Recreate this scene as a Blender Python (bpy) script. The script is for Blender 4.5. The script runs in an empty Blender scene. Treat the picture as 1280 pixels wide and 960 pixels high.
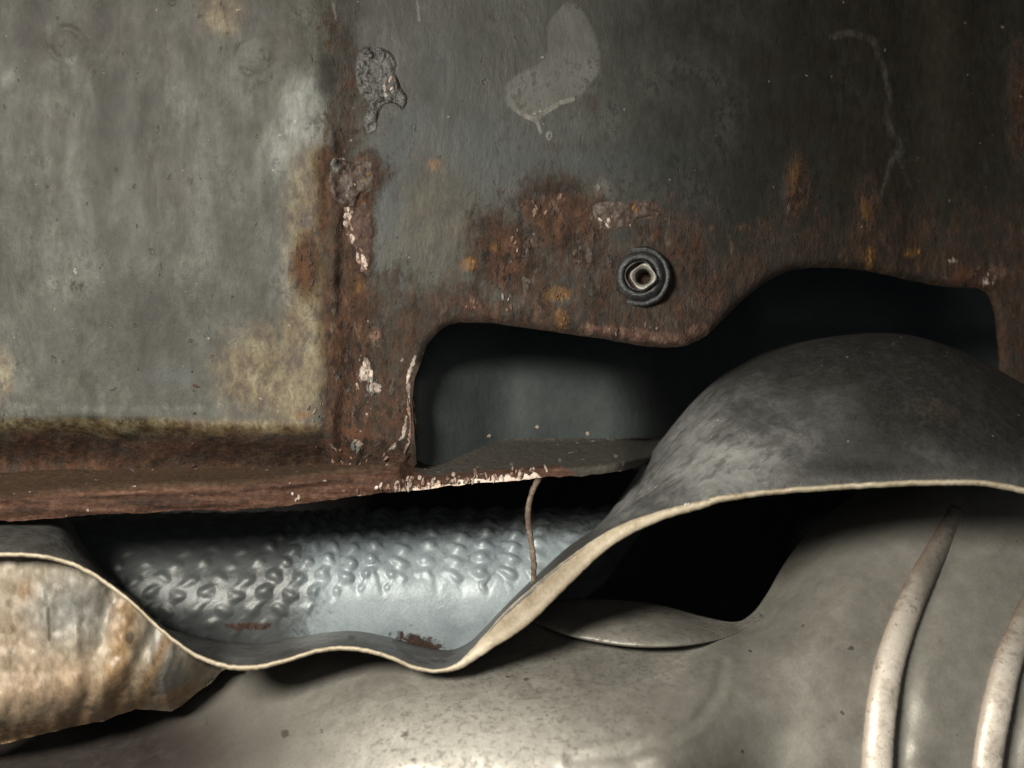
import bpy, math, random
import numpy as np
from mathutils import Vector
from mathutils.geometry import delaunay_2d_cdt

random.seed(7)
RNG = np.random.default_rng(7)
scene = bpy.context.scene
COL = scene.collection

# ------------------------------------------------------------------ camera
CAM_D = 0.60                      # camera to reference plane (m)
K = 0.00035                       # metres per photo pixel on that plane
cam_d = bpy.data.cameras.new('camera')
cam = bpy.data.objects.new('camera', cam_d)
COL.objects.link(cam)
cam.location = (0, -CAM_D, 0)
cam.rotation_euler = (math.pi / 2, 0, 0)
cam_d.sensor_width = 36
cam_d.lens = 36 * CAM_D / (1280 * K)
cam_d.clip_start = 0.01
cam_d.clip_end = 20
cam_d.dof.use_dof = True
cam_d.dof.focus_distance = 0.615
cam_d.dof.aperture_fstop = 6.3
scene.camera = cam

# ------------------------------------------------------------------ world and lamps (workshop light with an added fill, indoors)
world = bpy.data.worlds.new('World')
scene.world = world
world.use_nodes = True
bg = world.node_tree.nodes['Background']
bg.inputs[0].default_value = (0.80, 0.90, 1.0, 1)
bg.inputs[1].default_value = 0.035


def aim(o, target):
    d = Vector(target) - o.location
    o.rotation_euler = d.to_track_quat('-Z', 'Y').to_euler()


def area(name, loc, target, size, power, colour, spread=math.pi):
    l = bpy.data.lights.new(name, 'AREA')
    l.shape = 'DISK'
    l.size = size
    l.energy = power
    l.color = colour
    l.spread = spread
    o = bpy.data.objects.new(name, l)
    COL.objects.link(o)
    o.location = loc
    aim(o, target)
    return o


area('work_lamp', (-0.40, -0.78, 0.26), (-0.05, 0.0, -0.19), 0.24, 3.8, (1.0, 0.952, 0.83), math.radians(80))
area('fill_lamp', (0.10, -1.5, 0.25), (0, 0, -0.12), 0.8, 2.0, (1.0, 0.952, 0.83))  # added weak fill from the camera side, no source seen there

scene.view_settings.view_transform = 'Standard'
scene.view_settings.look = 'None'
scene.view_settings.exposure = 0.0
scene.view_settings.gamma = 1
scene.view_settings.use_curve_mapping = False
scene.cycles.max_bounces = 6

# ------------------------------------------------------------------ small maths


def P(px, py, y):
    """photo pixel + depth -> world points (n,3)"""
    px, py, y = np.broadcast_arrays(np.asarray(px, float), np.asarray(py, float), np.asarray(y, float))
    k = (CAM_D + y) / CAM_D * K
    return np.stack([(px - 640) * k, y, (480 - py) * k], -1)


def ss(a, b, x):
    t = np.clip((x - a) / (b - a), 0, 1)
    return t * t * (3 - 2 * t)


_TAB = np.random.default_rng(11).random((256, 256))


def vnoise(x, y):
    xi = np.floor(x).astype(int)
    yi = np.floor(y).astype(int)
    fx = x - xi
    fy = y - yi
    fx = fx * fx * (3 - 2 * fx)
    fy = fy * fy * (3 - 2 * fy)
    g = lambda i, j: _TAB[i & 255, j & 255]
    return (g(xi, yi) * (1 - fx) + g(xi + 1, yi) * fx) * (1 - fy) + \
           (g(xi, yi + 1) * (1 - fx) + g(xi + 1, yi + 1) * fx) * fy


def fbm(x, y, s, octv=4, gain=0.5):
    """0..1, s = feature size in pixels"""
    v = 0
    a = 1.0
    tot = 0
    for i in range(octv):
        v = v + a * vnoise(x / s + 17.3 * i, y / s + 9.1 * i)
        tot += a
        a *= gain
        s = s / 2
    return v / tot


def spline(pts, n):
    """Catmull-Rom through pts (any dimension), n samples"""
    p = np.asarray(pts, float)
    p = np.vstack([2 * p[0] - p[1], p, 2 * p[-1] - p[-2]])
    m = len(p) - 3
    u = np.linspace(0, m - 1e-9, n)
    i = u.astype(int)
    f = (u - i)[:, None]
    a, b, c, d = p[i], p[i + 1], p[i + 2], p[i + 3]
    return 0.5 * ((2 * b) + (-a + c) * f + (2 * a - 5 * b + 4 * c - d) * f ** 2 + (-a + 3 * b - 3 * c + d) * f ** 3)


def seg_dist(x, y, pts):
    """distance from points to a polyline"""
    d = np.full(np.shape(x), 1e9)
    pts = np.asarray(pts, float)
    for (ax, ay), (bx, by) in zip(pts[:-1], pts[1:]):
        dx, dy = bx - ax, by - ay
        t = np.clip(((x - ax) * dx + (y - ay) * dy) / (dx * dx + dy * dy + 1e-9), 0, 1)
        d = np.minimum(d, np.hypot(x - ax - t * dx, y - ay - t * dy))
    return d


def inside(x, y, poly):
    r = np.zeros(np.shape(x), bool)
    p = np.asarray(poly, float)
    q = np.roll(p, -1, 0)
    for (ax, ay), (bx, by) in zip(p, q):
        c = (ay > y) != (by > y)
        with np.errstate(divide='ignore', invalid='ignore'):
            r ^= c & (x < (bx - ax) * (y - ay) / (by - ay) + ax)
    return r


def ell(x, y, cx, cy, rx, ry, rot=0):
    """soft blob: 1 at the centre, .5 on the outline, 0 at twice the radius"""
    c, s = math.cos(math.radians(rot)), math.sin(math.radians(rot))
    dx, dy = x - cx, y - cy
    r = np.hypot((dx * c + dy * s) / rx, (-dx * s + dy * c) / ry)
    return np.clip(1 - 0.5 * r, 0, 1)


def stroke(x, y, pts, w):
    return np.clip(1 - 0.5 * seg_dist(x, y, pts) / w, 0, 1)


def union(*f):
    r = f[0]
    for g in f[1:]:
        r = np.maximum(r, g)
    return r

# ------------------------------------------------------------------ mesh makers


def link_mesh(name, verts, faces, mat, root=None, attrs=None, smooth=True):
    me = bpy.data.meshes.new(name)
    verts = np.asarray(verts, np.float32)
    me.from_pydata(verts.tolist() if len(verts) < 3 else [tuple(v) for v in verts.tolist()], [], faces)
    me.polygons.foreach_set('use_smooth', np.full(len(me.polygons), smooth))
    if attrs:
        for an, arr in attrs.items():
            a = me.color_attributes.new(an, 'FLOAT_COLOR', 'POINT')
            a.data.foreach_set('color', np.asarray(arr, np.float32).ravel())
    me.materials.append(mat)
    me.update()
    o = bpy.data.objects.new(name, me)
    COL.objects.link(o)
    if root is not None:
        o.parent = root
        if root.type == 'EMPTY':
            o.location = [-c for c in root.location]
    return o


def resample(poly, step):
    p = np.asarray(poly, float)
    q = np.vstack([p, p[:1]])
    out = []
    for a, b in zip(q[:-1], q[1:]):
        n = max(1, int(round(np.hypot(*(b - a)) / step)))
        for i in range(n):
            out.append(a + (b - a) * i / n)
    return np.array(out)


def sheet(name, poly, depth, mat, root, step=4, thick=0.0014, attrs=None, rough=0.0, edge=None):
    """a sheet of metal with outline POLY (pixels of the reference plane) and relief depth(px,py); real thickness"""
    b = resample(poly, edge or step)
    if rough:
        n1 = fbm(b[:, 0] + 31, b[:, 1], 14, 3) - .5
        n2 = fbm(b[:, 0], b[:, 1] + 77, 14, 3) - .5
        b = b + rough * np.stack([n1, n2], 1) * 2
    x0, y0 = b.min(0)
    x1, y1 = b.max(0)
    gx, gy = np.meshgrid(np.arange(x0, x1, step), np.arange(y0, y1, step * .9))
    gx = gx + (np.arange(gx.shape[0]) % 2)[:, None] * step * .5
    gx, gy = gx.ravel(), gy.ravel()
    gx = gx + (RNG.random(gx.shape) - .5) * step * .3
    gy = gy + (RNG.random(gy.shape) - .5) * step * .3
    k = inside(gx, gy, b)
    gx, gy = gx[k], gy[k]
    # keep clear of the outline
    cell = {}
    es = (edge or step)
    k = np.ones(len(gx), bool)
    for i in range(0, len(gx), 4000):
        d = np.min(np.hypot(gx[i:i + 4000, None] - b[None, :, 0], gy[i:i + 4000, None] - b[None, :, 1]), 1)
        k[i:i + 4000] = d > es * .55
    pts = np.vstack([b, np.stack([gx[k], gy[k]], 1)])
    nb = len(b)
    loop = list(range(nb))
    vs, _, fs, ov, _, _ = delaunay_2d_cdt([Vector(p) for p in pts.tolist()], [], [loop], 1, 1e-4)
    v2 = np.array([tuple(v) for v in vs])
    X, Y = v2[:, 0], v2[:, 1]
    D = depth(X, Y)
    front = P(X, Y, D)
    n = len(front)
    f = []
    for t in fs:
        a = v2[list(t)]
        area2 = (a[1, 0] - a[0, 0]) * (a[2, 1] - a[0, 1]) - (a[1, 1] - a[0, 1]) * (a[2, 0] - a[0, 0])
        f.append(tuple(t) if area2 < 0 else tuple(t)[::-1])
    # rim: outline order in the output
    back_of = {}
    for i, o in enumerate(ov):
        for j in o:
            if j < nb:
                back_of[j] = i
    rim = [back_of[j] for j in range(nb) if j in back_of]
    rv = front[rim]
    off = np.array([0, thick, 0])
    verts = [front, rv, rv + off]
    m = len(rim)
    sgn = np.sum(b[:, 0] * np.roll(b[:, 1], -1) - np.roll(b[:, 0], -1) * b[:, 1])
    for i in range(m):
        j = (i + 1) % m
        q = (n + i, n + j, n + m + j, n + m + i)
        f.append(q if sgn < 0 else q[::-1])
    if thick < 0.006:                                   # a thin sheet has a back as well
        base = n + 2 * m
        verts.append(front + off)
        f += [tuple(base + c for c in t)[::-1] for t in f[:len(fs)]]
    V = np.vstack(verts)
    at = None
    if attrs:
        at = {}
        for an, fn in attrs.items():
            A = fn(X, Y)
            lst = [A, A[rim], A[rim]]
            if thick < 0.006:
                lst.append(A)
            at[an] = np.vstack(lst)
    return link_mesh(name, V, f, mat, root, at)


def grid(name, G, mat, root=None, attrs=None, closed_u=False, flip=False):
    """G: (rows, cols, 3)"""
    r, c = G.shape[:2]
    i, j = np.meshgrid(np.arange(r - 1), np.arange(c if closed_u else c - 1), indexing='ij')
    j2 = (j + 1) % c
    q = np.stack([i * c + j, i * c + j2, (i + 1) * c + j2, (i + 1) * c + j], -1).reshape(-1, 4)
    if flip:
        q = q[:, ::-1]
    at = {k: v.reshape(-1, 4) for k, v in attrs.items()} if attrs else None
    return link_mesh(name, G.reshape(-1, 3), [tuple(t) for t in q.tolist()], mat, root, at)


def tube(name, pts, rad, mat, root=None, n=12, samples=60, flat=1.0, wob=0.0):
    p = spline(pts, samples)
    rad = np.interp(np.linspace(0, 1, samples), np.linspace(0, 1, len(rad)), rad) if np.ndim(rad) else np.full(samples, rad)
    t = np.gradient(p, axis=0)
    t /= np.linalg.norm(t, axis=1)[:, None]
    up = np.array([0, 1.0, 0])
    s = np.cross(t, up)
    s /= np.linalg.norm(s, axis=1)[:, None] + 1e-9
    u = np.cross(s, t)
    a = np.linspace(0, 2 * math.pi, n, endpoint=False)
    R = rad[:, None] * (1 + wob * (RNG.random((samples, n)) - .5))
    G = p[:, None] + R[..., None] * (np.cos(a)[None, :, None] * s[:, None] + flat * np.sin(a)[None, :, None] * u[:, None])
    cap0 = np.repeat(p[:1], n, 0)[None]
    cap1 = np.repeat(p[-1:], n, 0)[None]
    G = np.concatenate([cap0, G, cap1])
    return grid(name, G, mat, root, closed_u=True)


def lathe(name, prof, centre, axis, mat, root, n=48, squash=1.0, wob=0.0):
    """prof: list of (radius, height along axis)"""
    ax = Vector(axis).normalized()
    q = ax.to_track_quat('Z', 'Y')
    pr = np.asarray(prof, float)
    a = np.linspace(0, 2 * math.pi, n, endpoint=False)
    sq = np.clip(1 - np.abs(pr[:, 0:1] / (15.2 * K * 1.02) - 1) * 4, 0, 1) * .10 * np.cos(4 * a + .6)[None]
    rr = pr[:, 0:1] * (1 + sq + wob * (fbm(np.cos(a) * 40 + 90, np.sin(a) * 40 + 90, 20, 3) - .5)[None])
    L = np.stack([rr * np.cos(a), rr * np.sin(a), np.repeat(pr[:, 1:2], n, 1)], -1)
    M = np.array(q.to_matrix())
    G = L @ M.T + np.array(centre)
    return grid(name, G, mat, root, closed_u=True)


def thing(name, label, cat, loc=(0, 0, 0)):
    o = bpy.data.objects.new(name, None)
    o.empty_display_size = 0.02
    COL.objects.link(o)
    o.location = loc
    o['label'] = label
    o['category'] = cat
    return o

# ------------------------------------------------------------------ material maker


class Mat:
    def __init__(self, name):
        self.m = bpy.data.materials.new(name)
        self.m.use_nodes = True
        self.t = self.m.node_tree
        self.b = self.t.nodes['Principled BSDF']
        tc = self.t.nodes.new('ShaderNodeTexCoord')
        self.co = tc.outputs['Object']

    def new(self, kind):
        return self.t.nodes.new(kind)

    def put(self, sock, v):
        if isinstance(v, bpy.types.NodeSocket):
            self.t.links.new(v, sock)
        elif isinstance(v, (tuple, list)) and len(v) == 3 and sock.type == 'RGBA':
            sock.default_value = (*v, 1)
        else:
            sock.default_value = v

    def vec(self, scale, loc=(0, 0, 0), rot=(0, 0, 0)):
        n = self.new('ShaderNodeMapping')
        self.put(n.inputs['Vector'], self.co)
        n.inputs['Scale'].default_value = scale
        n.inputs['Location'].default_value = loc
        n.inputs['Rotation'].default_value = rot
        return n.outputs[0]

    def noise(self, scale, detail=5, rough=.55, vec=None, dist=0.0):
        n = self.new('ShaderNodeTexNoise')
        self.put(n.inputs['Vector'], vec if vec is not None else self.co)
        n.inputs['Scale'].default_value = scale
        n.inputs['Detail'].default_value = detail
        n.inputs['Roughness'].default_value = rough
        n.inputs['Distortion'].default_value = dist
        return n.outputs['Fac']

    def voro(self, scale, feature='F1', vec=None, rand=1.0):
        n = self.new('ShaderNodeTexVoronoi')
        n.feature = feature
        self.put(n.inputs['Vector'], vec if vec is not None else self.co)
        n.inputs['Scale'].default_value = scale
        n.inputs['Randomness'].default_value = rand
        return n.outputs['Distance']

    def op(self, o, a, b=0.0, c=None):
        n = self.new('ShaderNodeMath')
        n.operation = o
        self.put(n.inputs[0], a)
        self.put(n.inputs[1], b)
        if c is not None:
            self.put(n.inputs[2], c)
        return n.outputs[0]

    def step(self, v, a, b, lo=0.0, hi=1.0):
        n = self.new('ShaderNodeMapRange')
        n.interpolation_type = 'SMOOTHSTEP'
        self.put(n.inputs['Value'], v)
        n.inputs['From Min'].default_value = a
        n.inputs['From Max'].default_value = b
        n.inputs['To Min'].default_value = lo
        n.inputs['To Max'].default_value = hi
        return n.outputs[0]

    def mix(self, f, a, b):
        n = self.new('ShaderNodeMix')
        n.data_type = 'RGBA'
        self.put(n.inputs[0], f)
        self.put(n.inputs[6], a)
        self.put(n.inputs[7], b)
        return n.outputs[2]

    def ramp(self, f, stops):
        n = self.new('ShaderNodeValToRGB')
        e = n.color_ramp.elements
        while len(e) < len(stops):
            e.new(.5)
        for s, (p, c) in zip(e, stops):
            s.position = p
            s.color = (*c, 1)
        self.put(n.inputs[0], f)
        return n.outputs[0]

    def attr(self, name):
        n = self.new('ShaderNodeAttribute')
        n.attribute_name = name
        s = self.new('ShaderNodeSeparateColor')
        self.put(s.inputs[0], n.outputs['Color'])
        return s.outputs[0], s.outputs[1], s.outputs[2], n.outputs['Alpha']

    def edge(self, mask, nz, k=.7, w=.06):
        """soft mask broken up by noise into a patch with a ragged edge"""
        v = self.op('MULTIPLY_ADD', self.op('SUBTRACT', nz, .5), k, mask)
        return self.step(v, .5 - w, .5 + w)

    def bump(self, h, dist, strength=1.0, normal=None):
        n = self.new('ShaderNodeBump')
        self.put(n.inputs['Strength'], strength)
        n.inputs['Distance'].default_value = dist
        self.put(n.inputs['Height'], h)
        if normal is not None:
            self.put(n.inputs['Normal'], normal)
        return n.outputs[0]

    def out(self, col, rough, metal=0.0, normal=None, spec=.5):
        self.put(self.b.inputs['Base Color'], col)
        self.put(self.b.inputs['Roughness'], rough)
        self.put(self.b.inputs['Metallic'], metal)
        self.put(self.b.inputs['Specular IOR Level'], spec)
        if normal is not None:
            self.put(self.b.inputs['Normal'], normal)
        return self.m


def body_material(name, grey_lo, grey_mid, grey_hi, pale_k, tan_k, ts):
    m = Mat(name)
    rust, tan, pale, dark = m.attr('wear_shade_a')
    orange, flake, slate, pink = m.attr('wear_b')
    blot, rim, fleck, gloss = m.attr('wear_c')
    streak = m.vec((1, 1, .42))
    n_big = m.noise(16, 5, .6, streak)
    n_mid = m.noise(70, 6, .65, streak, .3)
    n_fine = m.noise(320, 5, .7, streak)
    n_hi = m.noise(380, 6, .78, m.vec((1.15, 1, .5), (6, 3, 8)), .3)
    n_tiny = m.noise(1100, 3, .6)
    n_e = m.noise(170, 7, .76, m.vec((1, 1, .55), (3, 1, 2)), .12)
    n_e2 = m.noise(130, 7, .78, m.vec((1, 1, .6), (7, 5, 1)), .12)
    n_blot = m.noise(40, 7, .66, m.vec((1, 1, .75), (2, 9, 4)), .25)
    n_cl = m.noise(95, 6, .7, m.vec((1, 1, .8), (4, 4, 4)), .15)
    g = m.op('ADD', m.op('MULTIPLY', n_blot, .5), m.op('MULTIPLY', n_cl, .35))
    g = m.op('ADD', g, m.op('MULTIPLY', n_fine, .15))
    col = m.ramp(g, [(.41, grey_lo), (.5, grey_mid), (.58, grey_hi)])
    col = m.mix(m.step(n_big, .44, .66, 0, .7), col, grey_lo)
    # slate coloured underseal
    k = m.edge(slate, n_e, .35, .2)
    col = m.mix(m.op('MULTIPLY', k, .8), col, m.ramp(n_mid, [(.3, (.019, .0250, .0260)), (.7, (.036, .0430, .0435))]))
    # pale worn paint, and a painted highlight on the face's upper right
    k = m.edge(pale, n_e, .6, .22)
    col = m.mix(m.op('MULTIPLY', k, m.op('MULTIPLY', n_e2, pale_k)), col, m.ramp(n_fine, [(.34, (.13, .135, .125)), (.66, (.29, .30, .28))]))
    # smooth grey splash with a dried rim
    k = m.edge(blot, n_hi, .6, .10)
    col = m.mix(m.op('MULTIPLY', k, .9), col, m.ramp(n_blot, [(.36, (.046, .0455, .040)), (.64, (.088, .087, .080))]))
    k = m.edge(rim, n_e, .8, .12)
    col = m.mix(m.op('MULTIPLY', k, .75), col, m.ramp(n_fine, [(.3, (.06, .056, .048)), (.7, (.20, .19, .17))]))
    # grime film, plus painted falloff of light to the right and top left
    k = m.edge(dark, n_e2, 1.3, .22)
    col = m.mix(m.op('MULTIPLY', k, .8), col, m.ramp(n_fine, [(.3, (.010, .0075, .0045)), (.7, (.028, .0215, .014))]))
    # tan stain
    k = m.edge(tan, n_e, .9, .26)
    col = m.mix(m.op('MULTIPLY', k, tan_k), col, m.ramp(n_e2, [(p_, tuple(ts * v_ for v_ in c_)) for p_, c_ in [(.36, (.030, .017, .008)), (.45, (.085, .052, .024)), (.54, (.15, .115, .058)), (.66, (.25, .225, .145))]]))
    # rust
    n_rs = m.op('ADD', m.op('MULTIPLY', n_e2, .45), m.op('ADD', m.op('MULTIPLY', n_hi, .3), m.op('MULTIPLY', n_blot, .25)))
    kr = m.edge(rust, n_rs, 2.6, .34)
    rcol = m.ramp(m.op('ADD', m.op('MULTIPLY', n_e, .6), m.op('MULTIPLY', n_fine, .4)),
                  [(.36, (.010, .0055, .0035)), (.45, (.034, .0150, .0075)), (.53, (.066, .029, .0140)), (.60, (.105, .050, .026)), (.68, (.155, .100, .070))])
    rcol = m.mix(m.step(n_mid, .50, .66, 0, .5), rcol, m.ramp(n_fine, [(.3, (.024, .022, .017)), (.7, (.046, .041, .033))]))
    rcol = m.mix(m.step(n_blot, .5, .66, 0, .6), rcol, (.085, .029, .011))
    col = m.mix(m.op('MULTIPLY', kr, .92), col, rcol)
    n_sp = m.noise(260, 5, .75, m.vec((1, 1, .8), (2, 2, 2)), .2)
    kc = m.op('MULTIPLY', m.step(n_sp, .50, .57), m.step(n_blot, .47, .58))
    col = m.mix(m.op('MULTIPLY', kc, .62), col, m.ramp(n_fine, [(.3, (.006, .005, .0035)), (.7, (.020, .0175, .013))]))
    # little scabs and pale flecks inside the rust
    n_s = m.noise(190, 5, .7, m.vec((1.25, 1, .5), (5, 5, 9)), .5)
    n_s2 = m.noise(240, 4, .7, m.vec((1.2, 1, .55), (15, 5, 2)), .4)
    kk = m.op('MULTIPLY', m.step(n_s, .57, .64), m.step(fleck, .15, .8))
    col = m.mix(m.op('MULTIPLY', kk, .8), col, m.ramp(n_s2, [(.36, (.060, .033, .024)), (.5, (.10, .076, .062)), (.64, (.18, .16, .145))]))
    kd = m.op('MULTIPLY', m.step(n_s2, .56, .62), m.step(fleck, .1, .7))
    col = m.mix(m.op('MULTIPLY', kd, .8), col, (.009, .006, .005))
    # pink-brown scale
    kp = m.edge(pink, n_e, 1.2, .12)
    col = m.mix(m.op('MULTIPLY', kp, .8), col, m.ramp(n_fine, [(.34, (.028, .012, .009)), (.48, (.075, .036, .025)), (.58, (.15, .088, .064)), (.7, (.24, .175, .14))]))
    # orange rust
    ko = m.edge(orange, n_e, .9, .14)
    col = m.mix(m.op('MULTIPLY', ko, .8), col, m.ramp(n_fine, [(.34, (.04, .018, .006)), (.66, (.17, .085, .026))]))
    # bare flakes
    kf = m.edge(flake, n_e, 1.3, .05)
    col = m.mix(m.op('MULTIPLY', kf, .9), col, m.ramp(n_e2, [(.36, (.10, .065, .050)), (.5, (.34, .27, .23)), (.62, (.58, .52, .48))]))
    # pits and specks everywhere
    sp = m.step(m.noise(210, 3, .5, m.vec((1, 1, .7), (9, 2, 4))), .69, .74)
    col = m.mix(m.op('MULTIPLY', sp, .75), col, (.02, .016, .012))
    lp = m.step(m.noise(260, 2, .5, m.vec((1, 1, 1), (1, 8, 4))), .735, .77)
    col = m.mix(m.op('MULTIPLY', lp, .35), col, (.42, .37, .30))
    rgh = m.mix(kr, m.ramp(n_mid, [(.3, (.50, .50, .50)), (.7, (.66, .66, .66))]), (.82, .82, .82))
    scale = m.op('ADD', m.op('MULTIPLY', kr, m.op('MULTIPLY', n_e2, 1.6)), m.op('MULTIPLY', kf, .5))
    h = m.op('ADD', scale, m.op('ADD', m.op('MULTIPLY', n_mid, .7), m.op('MULTIPLY', n_fine, .42)))
    h = m.op('ADD', h, m.op('ADD', m.op('MULTIPLY', kk, .45), m.op('MULTIPLY', kd, -.45)))
    h = m.op('ADD', h, m.op('MULTIPLY', sp, -.5))
    h = m.op('ADD', h, m.op('MULTIPLY', n_tiny, .08))
    return m.out(col, rgh, 0.0, m.bump(h, .0016, m.op('ADD', .30, m.op('MULTIPLY', kr, .5))), .4)


M_face = body_material('weathered_grey_paint', (.0135, .0130, .0090), (.036, .0352, .0280), (.068, .0685, .0585), 1.15, .85, .80)
M_outer = body_material('dark_grey_paint', (.018, .0178, .0140), (.029, .0295, .0255), (.042, .0430, .038), .5, .62, .30)


def rust_lip_material():
    m = Mat('rusted_edge')
    shelf, flake, grey, dark = m.attr('wear_shade_a')
    st = m.vec((.16, 1, 1.5))
    n1 = m.noise(150, 6, .75, st, .3)
    n2 = m.noise(420, 5, .7)
    n3 = m.noise(170, 6, .72, m.vec((1, 1, 1), (4, 4, 4)), .5)
    v = m.op('ADD', m.op('MULTIPLY', n1, .65), m.op('MULTIPLY', n2, .35))
    col = m.ramp(v, [(.36, (.011, .006, .004)), (.46, (.040, .0175, .0100)), (.55, (.080, .037, .022)), (.66, (.155, .092, .062))])
    k = m.edge(grey, n3, .45, .12)
    col = m.mix(k, col, m.ramp(n2, [(.3, (.026, .023, .019)), (.7, (.055, .049, .041))]))
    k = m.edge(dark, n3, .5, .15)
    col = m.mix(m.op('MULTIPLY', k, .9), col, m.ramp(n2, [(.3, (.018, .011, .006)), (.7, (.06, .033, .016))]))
    k = m.edge(flake, n3, 1.1, .04)
    col = m.mix(k, col, m.ramp(n2, [(.35, (.38, .25, .18)), (.6, (.68, .60, .54))]))
    lp = m.step(m.noise(240, 2, .5, m.vec((1, 1, 1), (1, 8, 9))), .70, .74)
    col = m.mix(m.op('MULTIPLY', lp, .5), col, (.5, .43, .36))
    h = m.op('ADD', m.op('MULTIPLY', n3, 1.0), m.op('MULTIPLY', n2, .4))
    return m.out(col, .78, 0, m.bump(h, .0014, .9), .35)


M_lip = rust_lip_material()


def simple_rust(name, lo, mid, hi, rough=.75, bump=.001, sc=1.0):
    m = Mat(name)
    n1 = m.noise(150 * sc, 6, .7, None, .4)
    n2 = m.noise(600 * sc, 4, .7)
    v = m.op('ADD', m.op('MULTIPLY', n1, .6), m.op('MULTIPLY', n2, .4))
    return m.out(m.ramp(v, [(.36, lo), (.5, mid), (.64, hi)]), rough, 0, m.bump(v, bump, .8), .4)


M_flake_w = simple_rust('pale_flake', (.11, .065, .05), (.40, .32, .27), (.62, .55, .50), .55)
M_flake_p = simple_rust('pink_scale', (.055, .028, .02), (.15, .088, .065), (.36, .26, .21), .7)
M_flake_b = simple_rust('brown_scale', (.018, .010, .008), (.05, .027, .019), (.10, .058, .042), .75)
M_flake_g = simple_rust('grey_paint_chip', (.06, .058, .052), (.13, .13, .12), (.24, .24, .225), .45)
M_scale = simple_rust('pink_grey_scale', (.022, .013, .010), (.055, .036, .028), (.11, .09, .078), .6)
M_sealer = simple_rust('dirty_sealant', (.013, .011, .010), (.034, .031, .029), (.095, .092, .088), .3, .0012, 1.4)
M_orange = simple_rust('orange_scale', (.06, .03, .010), (.17, .085, .025), (.28, .155, .05), .75)
M_wire = simple_rust('rusted_wire', (.04, .024, .016), (.11, .075, .055), (.22, .18, .15), .6)
M_inner = None


def inner_material():
    m = Mat('slate_underseal')
    n1 = m.noise(28, 4, .55)
    n2 = m.noise(260, 5, .7)
    col = m.ramp(m.op('ADD', m.op('MULTIPLY', n1, .7), m.op('MULTIPLY', n2, .3)), [(.35, (.044, .052, .053)), (.65, (.075, .086, .086))])
    return m.out(col, .5, 0, m.bump(n2, .0006, .6), .4)


M_inner = inner_material()


def shield_material():
    m = Mat('dull_aluminium')
    lt, dk, br, rs = m.attr('wear_shade_a')
    n1 = m.noise(24, 5, .6, None, .4)
    n2 = m.noise(120, 6, .7, m.vec((1, .5, 1)), .3)
    n3 = m.noise(700, 4, .7)
    g = m.op('ADD', m.op('MULTIPLY', n1, .45), m.op('ADD', m.op('MULTIPLY', n2, .4), m.op('MULTIPLY', n3, .15)))
    col = m.ramp(g, [(.36, (.040, .0385, .037)), (.5, (.075, .0735, .072)), (.62, (.13, .1285, .126))])
    col = m.mix(m.op('MULTIPLY', m.edge(lt, m.noise(140, 6, .75, m.vec((1, 1, 1), (0, 0, 0), (0, -.6, 0))), .9, .35), .6), col, m.ramp(n2, [(.3, (.23, .235, .233)), (.7, (.38, .38, .37))]))
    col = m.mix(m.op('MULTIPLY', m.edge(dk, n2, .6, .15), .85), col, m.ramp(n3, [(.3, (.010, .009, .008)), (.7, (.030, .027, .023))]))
    col = m.mix(m.op('MULTIPLY', m.edge(br, n2, .6, .12), .8), col, (.075, .05, .03))
    col = m.mix(m.op('MULTIPLY', m.edge(rs, n2, .9, .05), .95), col, m.ramp(n3, [(.3, (.014, .008, .006)), (.7, (.05, .025, .016))]))
    sp = m.step(m.noise(190, 2, .5, m.vec((1, 1, 1), (3, 8, 1))), .735, .76)
    col = m.mix(m.op('MULTIPLY', sp, .4), col, (.5, .47, .42))
    tx = m.new('ShaderNodeMapping')
    tx.vector_type = 'TEXTURE'
    m.put(tx.inputs['Vector'], m.co)
    tx.inputs['Rotation'].default_value = (0, math.radians(-56), 0)
    tx.inputs['Scale'].default_value = (6, 1, 1)
    stx = m.noise(230, 3, .6, tx.outputs[0], .2)
    col = m.mix(m.step(stx, .52, .66, 0, .5), col, (.05, .048, .046))
    h = m.op('ADD', n2, m.op('ADD', m.op('MULTIPLY', n3, .3), m.op('MULTIPLY', stx, 1.4)))
    return m.out(col, m.ramp(n2, [(.3, (.38,) * 3), (.7, (.6,) * 3)]), .25, m.bump(h, .0008, .6), .5)


M_shield = shield_material()


def hem_material():
    m = Mat('bare_cream_edge')
    n1 = m.noise(90, 5, .65)
    n2 = m.noise(600, 4, .7)
    g = m.op('ADD', m.op('MULTIPLY', n1, .6), m.op('MULTIPLY', n2, .4))
    wide, _a, _b, _c = m.attr('wear_shade_a')
    col = m.ramp(g, [(.32, (.20, .155, .10)), (.46, (.36, .305, .22)), (.6, (.48, .42, .33)), (.7, (.60, .54, .46))])
    col = m.mix(wide, col, m.ramp(g, [(.32, (.13, .098, .064)), (.46, (.20, .16, .112)), (.6, (.26, .215, .16)), (.7, (.34, .29, .23))]))
    sp = m.step(m.noise(300, 3, .6, m.vec((1, 1, 1), (3, 8, 1))), .68, .74)
    col = m.mix(m.op('MULTIPLY', sp, .6), col, (.16, .11, .07))
    return m.out(col, .55, 0, m.bump(g, .0007, .6), .4)


M_hem = hem_material()


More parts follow.
